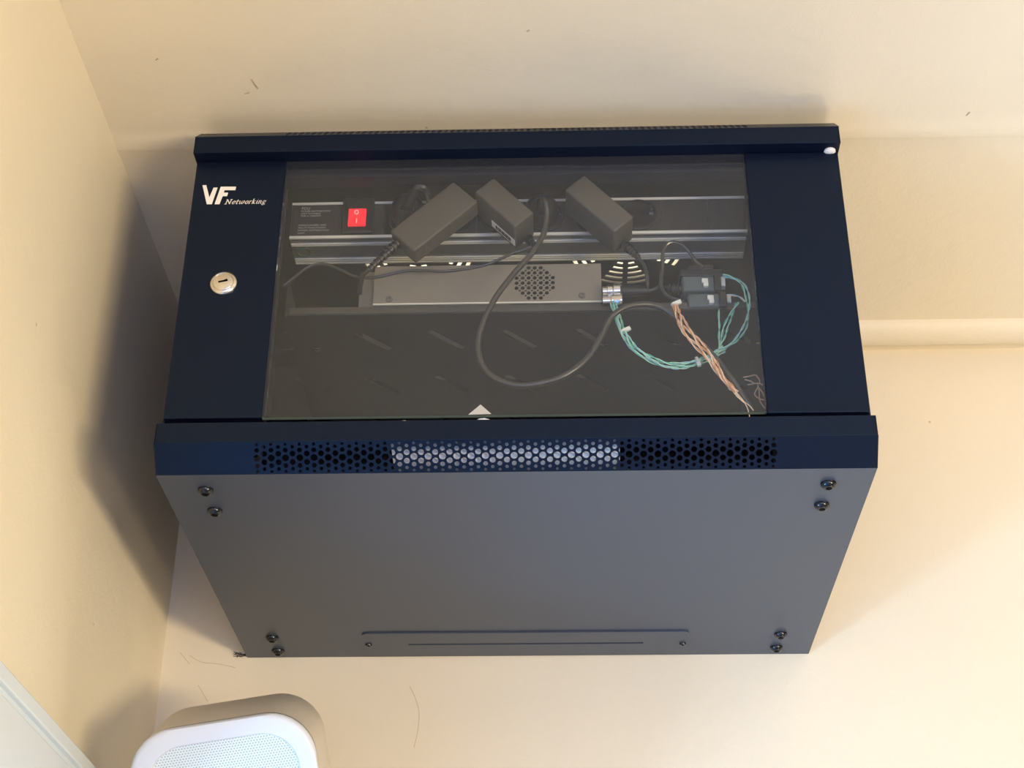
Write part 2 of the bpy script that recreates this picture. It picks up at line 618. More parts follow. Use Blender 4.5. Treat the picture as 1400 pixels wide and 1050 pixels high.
# top panel with two round fan openings; bars between the ring slots stay
FX, FY, FR = 0.111, -0.228, 0.058
slots = []
for cx in (-FX, FX):
    for r0, r1 in ((0.0540, 0.0585), (0.0450, 0.0495), (0.0360, 0.0405), (0.0270, 0.0315), (0.0180, 0.0225)):
        for q in range(4):
            g0, g1 = 0.0026 / r0, math.radians(27)
            for a0, a1 in ((q * PI / 2 + g0, q * PI / 2 + g1), (q * PI / 2 - g1, q * PI / 2 - g0)):
                n = 6
                lo = [(cx + r0 * math.cos(a0 + (a1 - a0) * k / n), FY + r0 * math.sin(a0 + (a1 - a0) * k / n)) for k in range(n + 1)]
                hi = [(cx + r1 * math.cos(a0 + (a1 - a0) * k / n), FY + r1 * math.sin(a0 + (a1 - a0) * k / n)) for k in range(n + 1)]
                slots.append(lo + hi[::-1])
part('top_panel', sheet([(-W2, YC), (W2, YC), (W2, -0.0008), (-W2, -0.0008)], slots, 0.0015, FLAT(H - 0.00075)), M_inner, cab)

# added lights, not lamps of the fans, brighten the ceiling seen through the slots
for cx in (-FX, FX):
    area_light('added_slot_light', (cx, FY, H + 0.0012), (cx, FY, H + 0.1), 0.11, 0.11, (1.0, 0.92, 0.76), 0.12)

# perforated chamfer strips, above and below: hole sizes fall off from the middle row
def vent_holes():
    out = []
    p = 0.01190
    n = 37
    for c in range(n):
        x = -0.2140 + c * p
        for v, r in ((0, 0.0030), (0.0066, 0.0021), (-0.0066, 0.0021), (0.0116, 0.00135), (-0.0116, 0.00135)):
            out.append(circle(x, v, r, 12))
        if c < n - 1:
            for v, r in ((0.0036, 0.00255), (-0.0036, 0.00255), (0.0094, 0.0016), (-0.0094, 0.0016)):
                out.append(circle(x + p / 2, v, r, 12))
    return out


CL = math.hypot(D + YC, CZ)
HOLES = vent_holes()
outer = [(-W2, -CL / 2), (W2, -CL / 2), (W2, CL / 2), (-W2, CL / 2)]
dy, dz = (-D - YC) / CL, CZ / CL          # along the chamfer, upward and outward
mb = Matrix(((1, 0, 0, 0), (0, dy, -dz, (YC - D) / 2), (0, dz, dy, CZ / 2), (0, 0, 0, 1)))
part('perforated_strip', sheet(outer, HOLES, 0.0012, mb), M_cab, cab)
CT = 0.0187                                # the upper chamfer is a little flatter
CLT = math.hypot(D + YC, CT)
ey, ez = (-D - YC) / CLT, CT / CLT
mt = Matrix(((1, 0, 0, 0), (0, -ey, -ez, (YC - D) / 2), (0, ez, -ey, H - CT / 2), (0, 0, 0, 1)))
part('perforated_strip', sheet([(x, y * CLT / CL) for x, y in outer], [[(x, y * 0.92) for x, y in h] for h in HOLES], 0.0012, mt), M_cab, cab)
# front rails that carry the strips: folded sheet with closed ends
ZB, ZT = 0.0398, 0.3269
t = 0.0014
part('bottom_rail', merge(
    prism_x([(-D, CZ), (-D, ZB), (-0.424, ZB), (-0.424, ZB - t), (-D + t, ZB - t), (-D + t, CZ)], -W2, W2),
    prism_x([(YC, 0.0002), (-D, CZ), (-D, ZB), (-0.424, ZB), (-0.424, 0.0002)], -W2, -W2 + t),
    prism_x([(YC, 0.0002), (-D, CZ), (-D, ZB), (-0.424, ZB), (-0.424, 0.0002)], W2 - t, W2)), M_cab, cab, bevel=0.0005)
part('top_rail', merge(
    prism_x([(-D, H - CT), (-D, ZT), (-0.424, ZT), (-0.424, ZT + t), (-D + t, ZT + t), (-D + t, H - CT)], -W2, W2),
    prism_x([(YC, H - 0.0002), (-D, H - CT), (-D, ZT), (-0.424, ZT), (-0.424, H - 0.0002)], -W2, -W2 + t),
    prism_x([(YC, H - 0.0002), (-D, H - CT), (-D, ZT), (-0.424, ZT), (-0.424, H - 0.0002)], W2 - t, W2)), M_cab, cab, bevel=0.0005)
part('inner_crossbar', merge(box(-0.285, 0.285, -0.421, -0.405, 0.3190, 0.3265), box(-0.285, 0.285, -0.4215, -0.4195, 0.3265, 0.338)), M_cab, cab, bevel=0.0006)
# 19-inch rails with square holes
for s in (-1, 1):
    hs = []
    for k in range(18):
        z = 0.045 + k * 0.0154
        hs.append([(s * 0.2325 - .0047, z), (s * 0.2325 + .0047, z), (s * 0.2325 + .0047, z + .0094), (s * 0.2325 - .0047, z + .0094)])
    x0, x1 = sorted((s * 0.2235, s * 0.262))
    part('mounting_rail', merge(sheet([(x0, 0.004), (x1, 0.004), (x1, H - 0.004), (x0, H - 0.004)], hs, 0.002, FRONT(-0.376)),
                                box(*sorted((s * 0.2600, s * 0.262)), -0.376, -0.345, 0.004, H - 0.004)), M_inner, cab)
# door: two steel leaves with the pane between
DY = -0.438
ZD0, ZD1 = 0.0510, 0.3262
door = part('door', merge(box(-0.2988, -0.2146, DY, DY + 0.013, ZD0, ZD1)), M_cab, cab, bevel=0.0007)
part('door_leaf', box(0.2130, 0.2988, DY, DY + 0.013, ZD0 - 0.001, ZD1), M_cab, door, bevel=0.0007)
gl = part('glass_pane', box(-0.2143, 0.2127, DY + 0.0012, DY + 0.0052, ZD0 + 0.0006, ZD1 - 0.0002), M_glass, door)
gl.data.materials.append(M_edge)
for p in gl.data.polygons:
    if p.normal.z < -0.5:
        p.material_index = 1
# round key lock
LX, LZ = -0.2601, 0.1883
lock = part('lock', lathe([(0.0124, 0.0), (0.0124, 0.0012), (0.0116, 0.0026), (0.0098, 0.0034), (0.0092, 0.0026), (0.0088, 0.0034), (0.0082, 0.0038)], (LX, DY, LZ), (0, -1, 0), 36), M_chrome, door, smooth=True)
part('keyhole', merge(obox((LX, DY - 0.0038, LZ + 0.0004), (1, 0, 0.22), (0, 1, 0), (-0.22, 0, 1), 0.0042, 0.0003, 0.0008),
                      obox((LX + 0.002, DY - 0.0038, LZ + 0.0014), (1, 0, 0.5), (0, 1, 0), (-0.5, 0, 1), 0.0016, 0.0003, 0.0007)), M_hole, lock)
# lettering on the left leaf
LOGO_V = [(-0.29078, 0.29886), (-0.28722, 0.29879), (-0.28286, 0.28457), (-0.28011, 0.29581), (-0.27640, 0.29574), (-0.27979, 0.27672), (-0.28458, 0.27681)]
LOGO_F = [(-0.27345, 0.29675), (-0.25907, 0.29647), (-0.25950, 0.29245), (-0.26950, 0.29265), (-0.27008, 0.28977), (-0.26592, 0.28969), (-0.26655, 0.28569), (-0.27060, 0.28577), (-0.27272, 0.27658), (-0.27726, 0.27667)]
lg = [sheet([(x, z) for x, z in pl], [], 0.0003, FRONT(DY - 0.0002)) for pl in (LOGO_V, LOGO_F)]
part('logo_letters', merge(*lg), M_white, door, label='white bold slanted letters VF')


def pen(strokes, ox, oz, s, shear):
    """broad-nib pen strokes for small italic lettering"""
    polys = []
    for st in strokes:
        q = [(x * s + z * s * shear + ox, z * s + oz) for x, z in st]
        for (x0, z0), (x1, z1) in zip(q, q[1:]):
            dx, dz_ = x1 - x0, z1 - z0
            l = math.hypot(dx, dz_) or 1e-6
            a = math.atan2(dz_, dx)
            h = s * (0.055 + 0.085 * abs(math.sin(a - math.radians(28))))
            nx, nz = -dz_ / l * h, dx / l * h
            e = h * 0.5
            ex, ez = dx / l * e, dz_ / l * e
            polys.append([(x0 - ex + nx, z0 - ez + nz), (x0 - ex - nx, z0 - ez - nz), (x1 + ex - nx, z1 + ez - nz), (x1 + ex + nx, z1 + ez + nz)])
    return polys


def ring(cx, cz, rx, rz, n=10):
    return [(cx + rx * math.cos(2 * PI * k / n), cz + rz * math.sin(2 * PI * k / n)) for k in range(n + 1)]


GLYPHS = {
    'N': (1.75, [[(0.1, 0), (0.1, 1.5)], [(0.1, 1.5), (1.15, 0.05)], [(1.15, 0.05), (1.15, 1.5)], [(-.2, 0), (.35, 0)], [(-.15, 1.5), (.15, 1.5)], [(.9, 1.5), (1.4, 1.5)]]),
    'e': (0.98, [[(.1, .48), (.7, .62), (.62, .95), (.38, 1), (.1, .7), (.05, .3), (.28, 0), (.7, .18)]]),
    't': (0.80, [[(.28, 1.35), (.2, .2), (.34, 0), (.58, .14)], [(0, .95), (.6, .95)]]),
    'w': (1.68, [[(-.02, .86), (.14, 1), (.24, .15), (.4, 0), (.66, .3), (.74, 1), (.8, .12), (1, 0), (1.26, .4), (1.3, .95), (1.14, 1)]]),
    'o': (0.98, [ring(.4, .5, .33, .5)]),
    'r': (0.88, [[(0, .86), (.16, 1), (.16, 0)], [(.16, .55), (.42, .95), (.68, .95)]]),
    'k': (1.08, [[(-.05, 1.5), (.12, 1.6), (.12, 0)], [(.12, .42), (.45, .9), (.68, 1)], [(.3, .55), (.6, .05), (.88, .14)]]),
    'i': (0.56, [[(0, .86), (.16, 1), (.16, .1), (.4, .06)], [(.17, 1.45), (.2, 1.48)]]),
    'n': (1.12, [[(0, .86), (.16, 1), (.16, 0)], [(.16, .55), (.45, 1), (.66, .9), (.66, .1), (.9, .1)]]),
    'g': (1.0, [ring(.36, .66, .28, .34), [(.22, .36), (.1, .14), (.58, .02), (.74, -.22), (.36, -.42), (.0, -.26), (.3, 0)], [(.6, .86), (.86, .98)]]),
}
NX, NZ, NS = -0.26742, 0.27648, 0.00346
polys, cx = [], NX
for ch in 'Networking':
    adv, st = GLYPHS[ch]
    polys += pen(st, cx, NZ, NS, 0.30)
    cx += adv * NS
NV, NF = [], []
for pl in polys:
    k = len(NV)
    NV += [(x, DY - 0.00035, z) for x, z in pl]
    NF.append((k, k + 1, k + 2, k + 3))
part('name_lettering', (NV, NF), M_white, door, label='small white italic word Networking')
# small white bumper at the right end of the top rail
part('bumper', lathe([(0.0054, 0.0), (0.0054, 0.0012), (0.0040, 0.0026), (0.0008, 0.0030)], (0.2915, -0.4385, ZT), (0, 0, -1), 16), M_rubber, cab, smooth=True)
# button-head bolts of the bottom panel
bolt_me = make_mesh('bolt', lathe([(0.0067, 0.0), (0.0067, 0.0008), (0.0061, 0.0028), (0.0047, 0.0044), (0.0034, 0.0050), (0.0030, 0.0050)], (0, 0, 0), (0, 0, -1), 20), M_bolt, smooth=True)
sock_me = make_mesh('hex_socket', lathe([(0.0030, 0.0046), (0.0029, 0.0052)], (0, 0, 0), (0, 0, -1), 6), M_hole)
copies('bolt', bolt_me, [(sx * 0.2634, y, 0) for sx in (-1, 1) for y in (-0.405, -0.3645, -0.060, -0.0215)], cab, ('hex_socket', sock_me))
# cover plate of the cable entry at the rear of the bottom panel
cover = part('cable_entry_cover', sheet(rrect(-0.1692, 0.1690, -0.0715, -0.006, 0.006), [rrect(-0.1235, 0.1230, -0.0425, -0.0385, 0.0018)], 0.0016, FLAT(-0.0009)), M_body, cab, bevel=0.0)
scr_me = make_mesh('screw', lathe([(0.0036, 0.0), (0.0036, 0.0006), (0.0030, 0.0020), (0.0014, 0.0024), (0.0012, 0.0016)], (0, 0, 0), (0, 0, -1), 16), M_bolt, smooth=True)
copies('screw', scr_me, [(-0.1645, -0.0420, -0.0016), (0.1640, -0.0385, -0.0016)], cover)

# ------------------------------------------------------------------ sheet of paper behind the lower vent strip
pv = []
px0, px1 = -0.104, 0.088
rows = [(-0.4275, 0.0022), (-0.4345, 0.0098), (-0.4410, 0.0190), (-0.4420, 0.0262), (-0.4370, 0.0330), (-0.4290, 0.0362)]
for j, (y, z) in enumerate(rows):
    sk = 0.022 * (1 - j / 5) ** 2
    for k in range(9):
        x = px0 + sk * 0.2 + (px1 - px0 - sk * 0.2) * k / 8
        pv.append((x, y + 0.0006 * math.sin(k * 1.7), z + 0.0005 * math.sin(k * 1.1 + j)))
pf = [(j * 9 + k, j * 9 + k + 1, (j + 1) * 9 + k + 1, (j + 1) * 9 + k) for j in range(5) for k in range(8)]
single('paper_sheet', (pv, pf), M_paper, 'white sheet showing through the middle of the lower vent holes', 'paper', smooth=True)
single('paper_scrap', merge(([(-0.03944, -0.43100, 0.05542), (-0.01953, -0.43100, 0.05587), (-0.02918, -0.42800, 0.06698), (-0.02862, -0.42550, 0.06336)], [(0, 1, 2), (0, 3, 1), (0, 2, 3), (1, 3, 2)])),
       M_paper, 'tiny white torn corner standing behind the bottom edge of the glass', 'paper scrap')
single('foam_crumb', lathe([(0.0035, 0), (0.0042, 0.0012), (0.002, 0.0024)], (-0.09197, -0.44450, 0.04331)[:2] + (ZB,), (0, 0, 1), 9), M_paper,
       'small white crumb on the bottom rail left of the torn corner', 'crumb')
single('foam_crumb', lathe([(0.0060, 0), (0.0068, 0.0010), (0.003, 0.0020)], (-0.02558, -0.44450, 0.04455)[:2] + (ZB,), (0, 0, 1), 9), M_paper,
       'larger white crumb on the bottom rail below the torn corner', 'crumb')

# ------------------------------------------------------------------ power distribution strip
PY, PB = -0.380, -0.335
pz0, pz1 = 0.2776, 0.3200
pdu = thing('power_strip', (0, -0.36, pz0), 'black rack power strip with aluminium edges and a red switch', 'power strip')
prof = [(PY + 0.001, pz0 + 0.0015), (PY + 0.001, pz1 - 0.0015), (PB, pz1 - 0.0015), (PB, pz0 + 0.0015)]
part('body', prism_x(prof, -0.2175, 0.2180), M_alu, pdu)
# ribs of the extruded aluminium underside
for y, w in ((PY + 0.0100, 0.0011), (PY + 0.0125, 0.0009), (PB - 0.0102, 0.0009), (PB - 0.0070, 0.0012), (PB - 0.0030, 0.0016)):
    part('rib', box(-0.2170, 0.2176, y - w / 2, y + w / 2, pz0 + 0.0004, pz0 + 0.0016), M_aluedge, pdu)
part('aluminium_edge', box(-0.2172, 0.2178, PY - 0.0012, PY + 0.001, pz0, pz0 + 0.0030), M_aluedge, pdu, bevel=0.0003)
SWX = (-0.15325, -0.38200, 0.29653)[0]
for x0, x1 in ((-0.2172, SWX - 0.0145), (SWX + 0.0160, 0.2178)):
    part('aluminium_edge', box(x0, x1, PY - 0.0012, PY + 0.001, pz1 - 0.0026, pz1), M_aluedge, pdu, bevel=0.0003)
part('label_face', box(-0.2168, -0.1200, PY - 0.0004, PY + 0.001, pz0 + 0.0032, pz1 - 0.0028), M_pduface, pdu)
sz = (pz0 + pz1) / 2
sw = part('switch_frame', box(SWX - 0.0145, SWX + 0.0160, PY - 0.0035, PY + 0.001, sz - 0.0170, pz1 + 0.003), M_black, pdu, bevel=0.0012)
rk = part('rocker', prism_x([(PY - 0.0030, sz - 0.0100), (PY - 0.0062, sz - 0.0100), (PY - 0.0046, sz), (PY - 0.0054, sz + 0.0100), (PY - 0.0030, sz + 0.0100)], SWX - 0.0082, SWX + 0.0088), M_red, sw, bevel=0.0005)
part('on_mark', box(SWX - 0.0002, SWX + 0.0006, PY - 0.0068, PY - 0.0045, sz - 0.0078, sz - 0.0028), M_white, rk)
zo = [(math.cos(2 * PI * k / 20), math.sin(2 * PI * k / 20)) for k in range(20)]
part('off_mark', sheet([(0.0021 * a, 0.0025 * b) for a, b in zo], [[(0.0014 * a, 0.0018 * b) for a, b in zo]], 0.0008, FRONT(PY - 0.0054, SWX - 0.0004, sz + 0.0055)), M_white, rk)
SOCK = [-0.10510, -0.06075, -0.01648, 0.02772, 0.07183, 0.11588]
modw = (SOCK[1] - SOCK[0]) / 2
for x in SOCK + [SOCK[5] + modw * 2]:
    last = x > SOCK[5] + 0.001
    x1 = min(x + modw - 0.00015, 0.2165)
    if last:
        part('blank_module', box(x1 + 0.0003, 0.2172, PY - 0.0004, PY + 0.001, pz0 + 0.0032, pz1 - 0.0028), M_pduface, pdu)
        part('blank_module', box(x - modw + 0.00015, x1, PY - 0.0004, PY + 0.001, pz0 + 0.0032, pz1 - 0.0028), M_pduface, pdu)
        continue
    o = part('socket_module', box(x - modw + 0.00015, x1, PY - 0.0004, PY + 0.001, pz0 + 0.0032, pz1 - 0.0028), M_pduface, pdu)
    s = part('socket_rim', lathe([(0.0178, 0.0), (0.0178, 0.0022), (0.0160, 0.0026), (0.0156, 0.0006), (0.002, 0.0004)], (x, PY - 0.0004, sz), (0, -1, 0), 28), M_black, o, smooth=True)
    part('contact', merge(box(x + 0.0105, x + 0.0135, PY - 0.0028, PY - 0.0004, sz + 0.0046, sz + 0.0076), box(x + 0.0100, x + 0.0140, PY - 0.0028, PY - 0.0004, sz - 0.0006, sz + 0.0020)), M_chrome, o)
part('blank_module', box(-0.1198, SOCK[0] - modw, PY - 0.0004, PY + 0.001, pz0 + 0.0032, pz1 - 0.0028), M_pduface, pdu)
# print on the label face
LINES = [('PDU', 412, 286.5, 0.0040), ('POWER DISTRIBUTION', 411.3, 289.6, 0.0025), ('UNIT SUITABLE', 411, 293.0, 0.0025), ('FOR A CABINET', 410.8, 296.0, 0.0025),
         ('MODULARIZED AND', 407.8, 308.6, 0.0026), ('MULTI-FUNCTIONAL', 407.3, 312.0, 0.0026), ('POWER DISTRIBUTION', 406.8, 315.6, 0.0026), ('UNIT', 406.6, 319.4, 0.0026)]
T0 = [(-0.20798, -0.38080, 0.31189), (-0.20826, -0.38080, 0.30902), (-0.20827, -0.38080, 0.30624), (-0.20821, -0.38080, 0.30346), (-0.20952, -0.38080, 0.29250), (-0.20965, -0.38080, 0.28949), (-0.20977, -0.38080, 0.28640), (-0.20967, -0.38080, 0.28314)]
tv = [text_vf(s, h, FRONT(PY - 0.0006, p[0], p[2]), shear=0.12, spacing=1.12) for (s, _, _, h), p in zip(LINES, T0)]
part('printed_text', merge(*tv), M_print, pdu, label='small grey print on the left end')
e0 = (-0.20690, -0.35688, 0.27760)
part('eco_mark', sheet([(0.0075 * a, 0.0085 * b) for a, b in zo], [[(0.0058 * a, 0.0062 * b + 0.0004) for a, b in zo]], 0.0006, FLAT(pz0 + 0.0012, e0[0], e0[1])), M_green, pdu, label='faint green oval mark')


# ------------------------------------------------------------------ power adapters
def adapter(label, a, b, c, depth, bevel=0.0022):
    """a -> b long edge, a -> c short edge of the front face (world points, same y)"""
    a, b, c = Vector(a), Vector(b), Vector(c)
    u = (b - a).normalized()
    w = (c - a) - u * (c - a).dot(u)
    hw = w.length / 2
    w.normalize()
    hl = (b - a).length / 2
    cen = a + u * hl + w * hw + Vector((0, depth / 2, 0))
    root = thing('power_adapter', (cen.x, cen.y, cen.z - hl), label, 'power adapter')
    n = Vector((0, 1, 0))
    part('casing', obox(cen, u, n, w, hl, depth / 2, hw), M_adapt, root, bevel=bevel, smooth=True, bseg=3)
    return root, cen, u, w, hl, hw


ad1, c1, u1, w1, l1, h1 = adapter('long flat black power adapter beside the red switch', (-0.05833, -0.42400, 0.31003), (-0.11563, -0.42400, 0.25431), (-0.03600, -0.42400, 0.28536), 0.021)
sr = [(-0.10939, -0.41500, 0.24580), (-0.13492, -0.41500, 0.21609)]
part('strain_relief', strain_relief(sr, 0.0052, 0.0030, 9), M_black, ad1, smooth=True)
ad2, c2, u2, w2, l2, h2 = adapter('smallest black power adapter with a white barcode sticker on its side', (-0.02067, -0.42400, 0.31358), (0.01692, -0.42400, 0.27261), (-0.03684, -0.42400, 0.29553), 0.036)
s0 = c2 + w2 * (h2 + 0.0002) + u2 * (l2 * 0.15)
st = part('sticker', obox(s0 + Vector((0, 0.0085, 0)) + u2 * l2 * 0.25, u2, (0, 1, 0), w2, l2 * 0.58, 0.0045, 0.0002), M_white, ad2, label='white barcode sticker')
bars = []
for k in range(13):
    bars.append(obox(s0 + Vector((0, 0.0085, 0)) + u2 * (l2 * 0.25 + (k - 6) * 0.0016) + w2 * 0.0003, u2, (0, 1, 0), w2, 0.00045 if k % 3 else 0.0007, 0.0026, 0.0001))
part('barcode', merge(*bars), M_hole, st)
part('strain_relief', strain_relief([(0.01096, -0.40000, 0.26013), (0.01710, -0.40200, 0.24863)], 0.0048, 0.0030, 5), M_black, ad2, smooth=True)
ad3, c3, u3, w3, l3, h3 = adapter('black power adapter plugged in at the right of the strip', (0.06404, -0.42400, 0.31515), (0.10899, -0.42400, 0.26588), (0.04536, -0.42400, 0.29817), 0.036)
part('strain_relief', strain_relief([(0.09998, -0.39800, 0.25329), (0.11365, -0.39800, 0.23737)], 0.0050, 0.0028, 6), M_black, ad3, smooth=True)
for rt, cc, k in ((ad2, c2, 2), (ad3, c3, 4)):
    part('plug_base', lathe([(0.0165, 0.0), (0.0165, 0.012), (0.010, 0.0125)], (SOCK[k], PY - 0.0035, sz), (0, -1, 0), 24), M_black, rt, smooth=True)

# ------------------------------------------------------------------ shelf and the flat device on it
SZ = 0.1905
sl = []
for r in range(3):
    for k in range(-3, 4):
        cx, cy = 0.0015 + k * 0.0692, -0.335 + r * 0.0835
        if r == 1:
            pass
        c, s = math.cos(math.radians(47)), math.sin(math.radians(47))
        loop = [(cx + c * a - s * b, cy + s * a + c * b) for a, b in rrect(-0.0225, 0.0225, -0.0034, 0.0034, 0.0032, 3)]
        sl.append(loop)
SY0, SY1 = -0.3815, -0.10
shelf = thing('rack_shelf', (0, -0.24, SZ), 'black slotted shelf across the inside of the cabinet', 'shelf')
part('tray', sheet([(-0.2135, SY0), (0.2205, SY0), (0.2205, SY1), (-0.2135, SY1)], sl, 0.0014, FLAT(SZ)), M_inner, shelf)
part('front_lip', box(-0.2100, 0.2205, SY0 - 0.0015, SY0, SZ, SZ + 0.0072), mat('shelf_lip_coat', (0.060, 0.057, 0.055), 0.5), shelf, bevel=0.0004)
for s in (-1, 1):
    x0, x1 = sorted((s * 0.2205 + (0.007 if s < 0 else 0), s * 0.222 + (0.007 if s < 0 else 0)))
    part('side_arm', prism_x([(SY0 + 0.004, SZ), (SY0 + 0.004, SZ + 0.04), (SY1, SZ + 0.012), (SY1, SZ)], x0, x1), M_inner, shelf)

dev = thing('video_recorder', (-0.03, -0.32, SZ + 0.001), 'flat warm-grey metal box with a round vent on the shelf', 'electronic box')
p0, p1 = (-0.13258, -0.38550, 0.24039), (0.07843, -0.38550, 0.19570)
dx0, dx1, dzt, dzb = p0[0], p1[0], p0[2], SZ + 0.0078
hv = []
vc = (0.01671, -0.38550, 0.21976)
pt = 0.0056
for j in range(-8, 9):
    for i in range(-4, 5):
        x = i * pt + (pt / 2 if j % 2 else 0)
        z = j * pt * 0.5
        if math.hypot(x, z) < 0.0185:
            hv.append(circle(vc[0] + x, vc[2] + z, 0.0021 if j % 2 == 0 else 0.0011, 8))
part('cover', merge(sheet([(dx0, dzb), (dx1, dzb), (dx1, dzt), (dx0, dzt)], hv, 0.001, FRONT(-0.3855)),
                    box(dx0, dx1, -0.385, -0.255, dzt - 0.001, dzt)), M_dev, dev)
part('cover_edge', box(dx0, dx1, -0.3866, -0.3850, dzb - 0.0008, dzb + 0.0004), M_aluedge, dev)
part('chassis', box((-0.14669, -0.38200, 0.21421)[0], dx1 - 0.001, -0.3825, -0.258, SZ + 0.0009, dzt - 0.0035), M_dev2, dev, bevel=0.0006)
part('vent_backing', box(vc[0] - 0.022, vc[0] + 0.022, -0.3845, -0.3835, vc[2] - 0.022, min(vc[2] + 0.022, dzt - 0.002)), M_hole, dev)
ds_me = make_mesh('screw', lathe([(0.0034, 0.0), (0.0032, 0.0009), (0.0018, 0.0013), (0.0012, 0.0006)], (0, 0, 0), (0, -1, 0), 14), M_dev2, smooth=True)
copies('screw', ds_me, [(-0.11785, -0.38600, 0.20378), (0.06048, -0.38600, 0.20491)], dev)

# ------------------------------------------------------------------ coaxial plug at the device's right end
bn = thing('coaxial_connector', (0.08816, -0.39200, 0.18930), 'silver bayonet plug with black sleeve at the right end of the grey box', 'connector')
b0, b1 = Vector((0.07921, -0.39200, 0.20465)), Vector((0.09664, -0.39200, 0.20517))
ax = (b1 - b0).normalized()
ln = (b1 - b0).length
part('collar', lathe([(0.0048, 0), (0.0048, ln * .22), (0.0062, ln * .26), (0.0062, ln * .50), (0.0054, ln * .53), (0.0072, ln * .58), (0.0072, ln * .90), (0.0055, ln)], b0, ax, 18), M_chrome, bn, smooth=True)
b2 = Vector((0.11939, -0.39200, 0.20479))
part('sleeve', tube([b1 - ax * 0.001, b1.lerp(b2, .5), b2], [0.0052, 0.0050, 0.0040], 14), M_black, bn, smooth=True)
c0_, c1_ = Vector((0.07895, -0.39200, 0.19423)), Vector((0.09630, -0.39200, 0.19395))
bn2 = thing('coaxial_connector', (0.08824, -0.38800, 0.18872), 'lower silver plug half hidden by the teal wires', 'connector')
part('collar', lathe([(0.0048, 0), (0.0048, ln * .40), (0.0062, ln * .45), (0.0062, ln * .70), (0.0066, ln * .75), (0.0066, ln)], c0_, ax, 18), M_chrome, bn2, smooth=True)


def cord(name, label, P, r, m, cat='cable', n=7, seg=8):
    return single(name, tube(smooth_path(P, n), r, seg), m, label, cat, smooth=True)


# ------------------------------------------------------------------ plugs and cords
pl = thing('power_plug', (SOCK[3], -0.40, sz - 0.018), 'round black plug below the cord that loops down in front of the shelf', 'plug')
part('plug_body', lathe([(0.0160, 0.0), (0.0160, 0.010), (0.0120, 0.016), (0.0080, 0.019)], (SOCK[3] - 0.004, PY - 0.0032, sz + 0.001), (0, -1, 0), 22), M_black, pl, smooth=True)
part('cord_outlet', tube(smooth_path([(SOCK[3] - 0.005, PY - 0.018, sz + 0.002), (0.02422, -0.41200, 0.28558), (0.02505, -0.42000, 0.28973)], 5), [0.0065] * 6 + [0.0060] * 5, 12), M_black, pl, smooth=True)
cord('mains_cable', 'thick grey cord hanging in a wide loop below the shelf',
     [(0.02506, -0.42100, 0.28982), (0.02779, -0.42600, 0.28012), (0.02900, -0.42100, 0.26876), (0.02552, -0.42100, 0.24978), (0.01542, -0.42100, 0.22954), (-0.00246, -0.42100, 0.20493), (-0.01808, -0.42100, 0.17990), (-0.02884, -0.42100, 0.15293), (-0.03272, -0.42100, 0.13089), (-0.02824, -0.42100, 0.10982), (-0.01596, -0.42100, 0.09631), (0.00121, -0.42100, 0.08946), (0.02149, -0.42100, 0.09101), (0.04247, -0.42100, 0.09844), (0.06246, -0.42100, 0.11521), (0.07509, -0.42100, 0.13683), (0.08397, -0.42100, 0.15654), (0.09662, -0.42100, 0.16792), (0.11461, -0.41600, 0.17478), (0.13105, -0.41200, 0.17322), (0.14564, -0.41000, 0.16185), (0.16176, -0.41200, 0.13808), (0.17794, -0.41600, 0.11357), (0.18882, -0.42000, 0.09110), (0.19735, -0.41800, 0.07540), (0.20453, -0.41400, 0.06530)], 0.0027, M_cord, n=8, seg=10)
pl1 = thing('power_plug', (SOCK[0], -0.40, sz - 0.018), 'black plug in the socket next to the red switch', 'plug')
part('plug_body', lathe([(0.0160, 0.0), (0.0160, 0.012), (0.0120, 0.020), (0.0075, 0.024)], (SOCK[0] + 0.001, PY - 0.0032, sz + 0.002), (0, -1, 0), 22), M_black, pl1, smooth=True)
part('cord_outlet', tube([(-0.10323, -0.40500, 0.29065), (-0.10092, -0.40500, 0.30258), (-0.09714, -0.40500, 0.31286)], [0.0068, 0.0058, 0.0045], 12), M_black, pl1, smooth=True)
cord('mains_cable', 'short black cord arching from the first plug behind the long adapter', [(-0.09780, -0.40500, 0.31201), (-0.09451, -0.40500, 0.31714), (-0.08896, -0.40500, 0.31790), (-0.08580, -0.40000, 0.31557), (-0.08239, -0.39600, 0.30813), (-0.07677, -0.39400, 0.30175)], 0.0034, M_cordb)
cord('thin_cable', 'thin dark cable running left from the smallest adapter above the grey box',
     [(0.01575, -0.40200, 0.25031), (0.00829, -0.40200, 0.24630), (-0.00255, -0.40200, 0.24237), (-0.01603, -0.40200, 0.23521), (-0.03015, -0.40200, 0.22890), (-0.04695, -0.40200, 0.22511), (-0.06714, -0.40200, 0.22302), (-0.08607, -0.40200, 0.22416), (-0.10362, -0.40200, 0.22364), (-0.11832, -0.40200, 0.21982), (-0.13303, -0.40200, 0.21683), (-0.14799, -0.40200, 0.21870), (-0.16055, -0.40200, 0.22543), (-0.17178, -0.40200, 0.23135), (-0.18209, -0.40200, 0.23317), (-0.19338, -0.40200, 0.22926), (-0.20354, -0.40200, 0.21964), (-0.21357, -0.40200, 0.20927)], 0.0014, M_cord)
cord('thin_cable', 'black cable dropping from the ribbed end of the long adapter', [(-0.13429, -0.41500, 0.21689), (-0.13928, -0.41100, 0.21406), (-0.14251, -0.40400, 0.20917), (-0.14380, -0.39600, 0.20325)], 0.0022, M_cordb)
cord('thin_cable', 'black cable hanging from the right adapter past the bright fan slots', [(0.11300, -0.39800, 0.23820), (0.11742, -0.39800, 0.22993), (0.11973, -0.39800, 0.22013), (0.11999, -0.39800, 0.20962), (0.11939, -0.39200, 0.20479)], 0.0018, M_cordb)
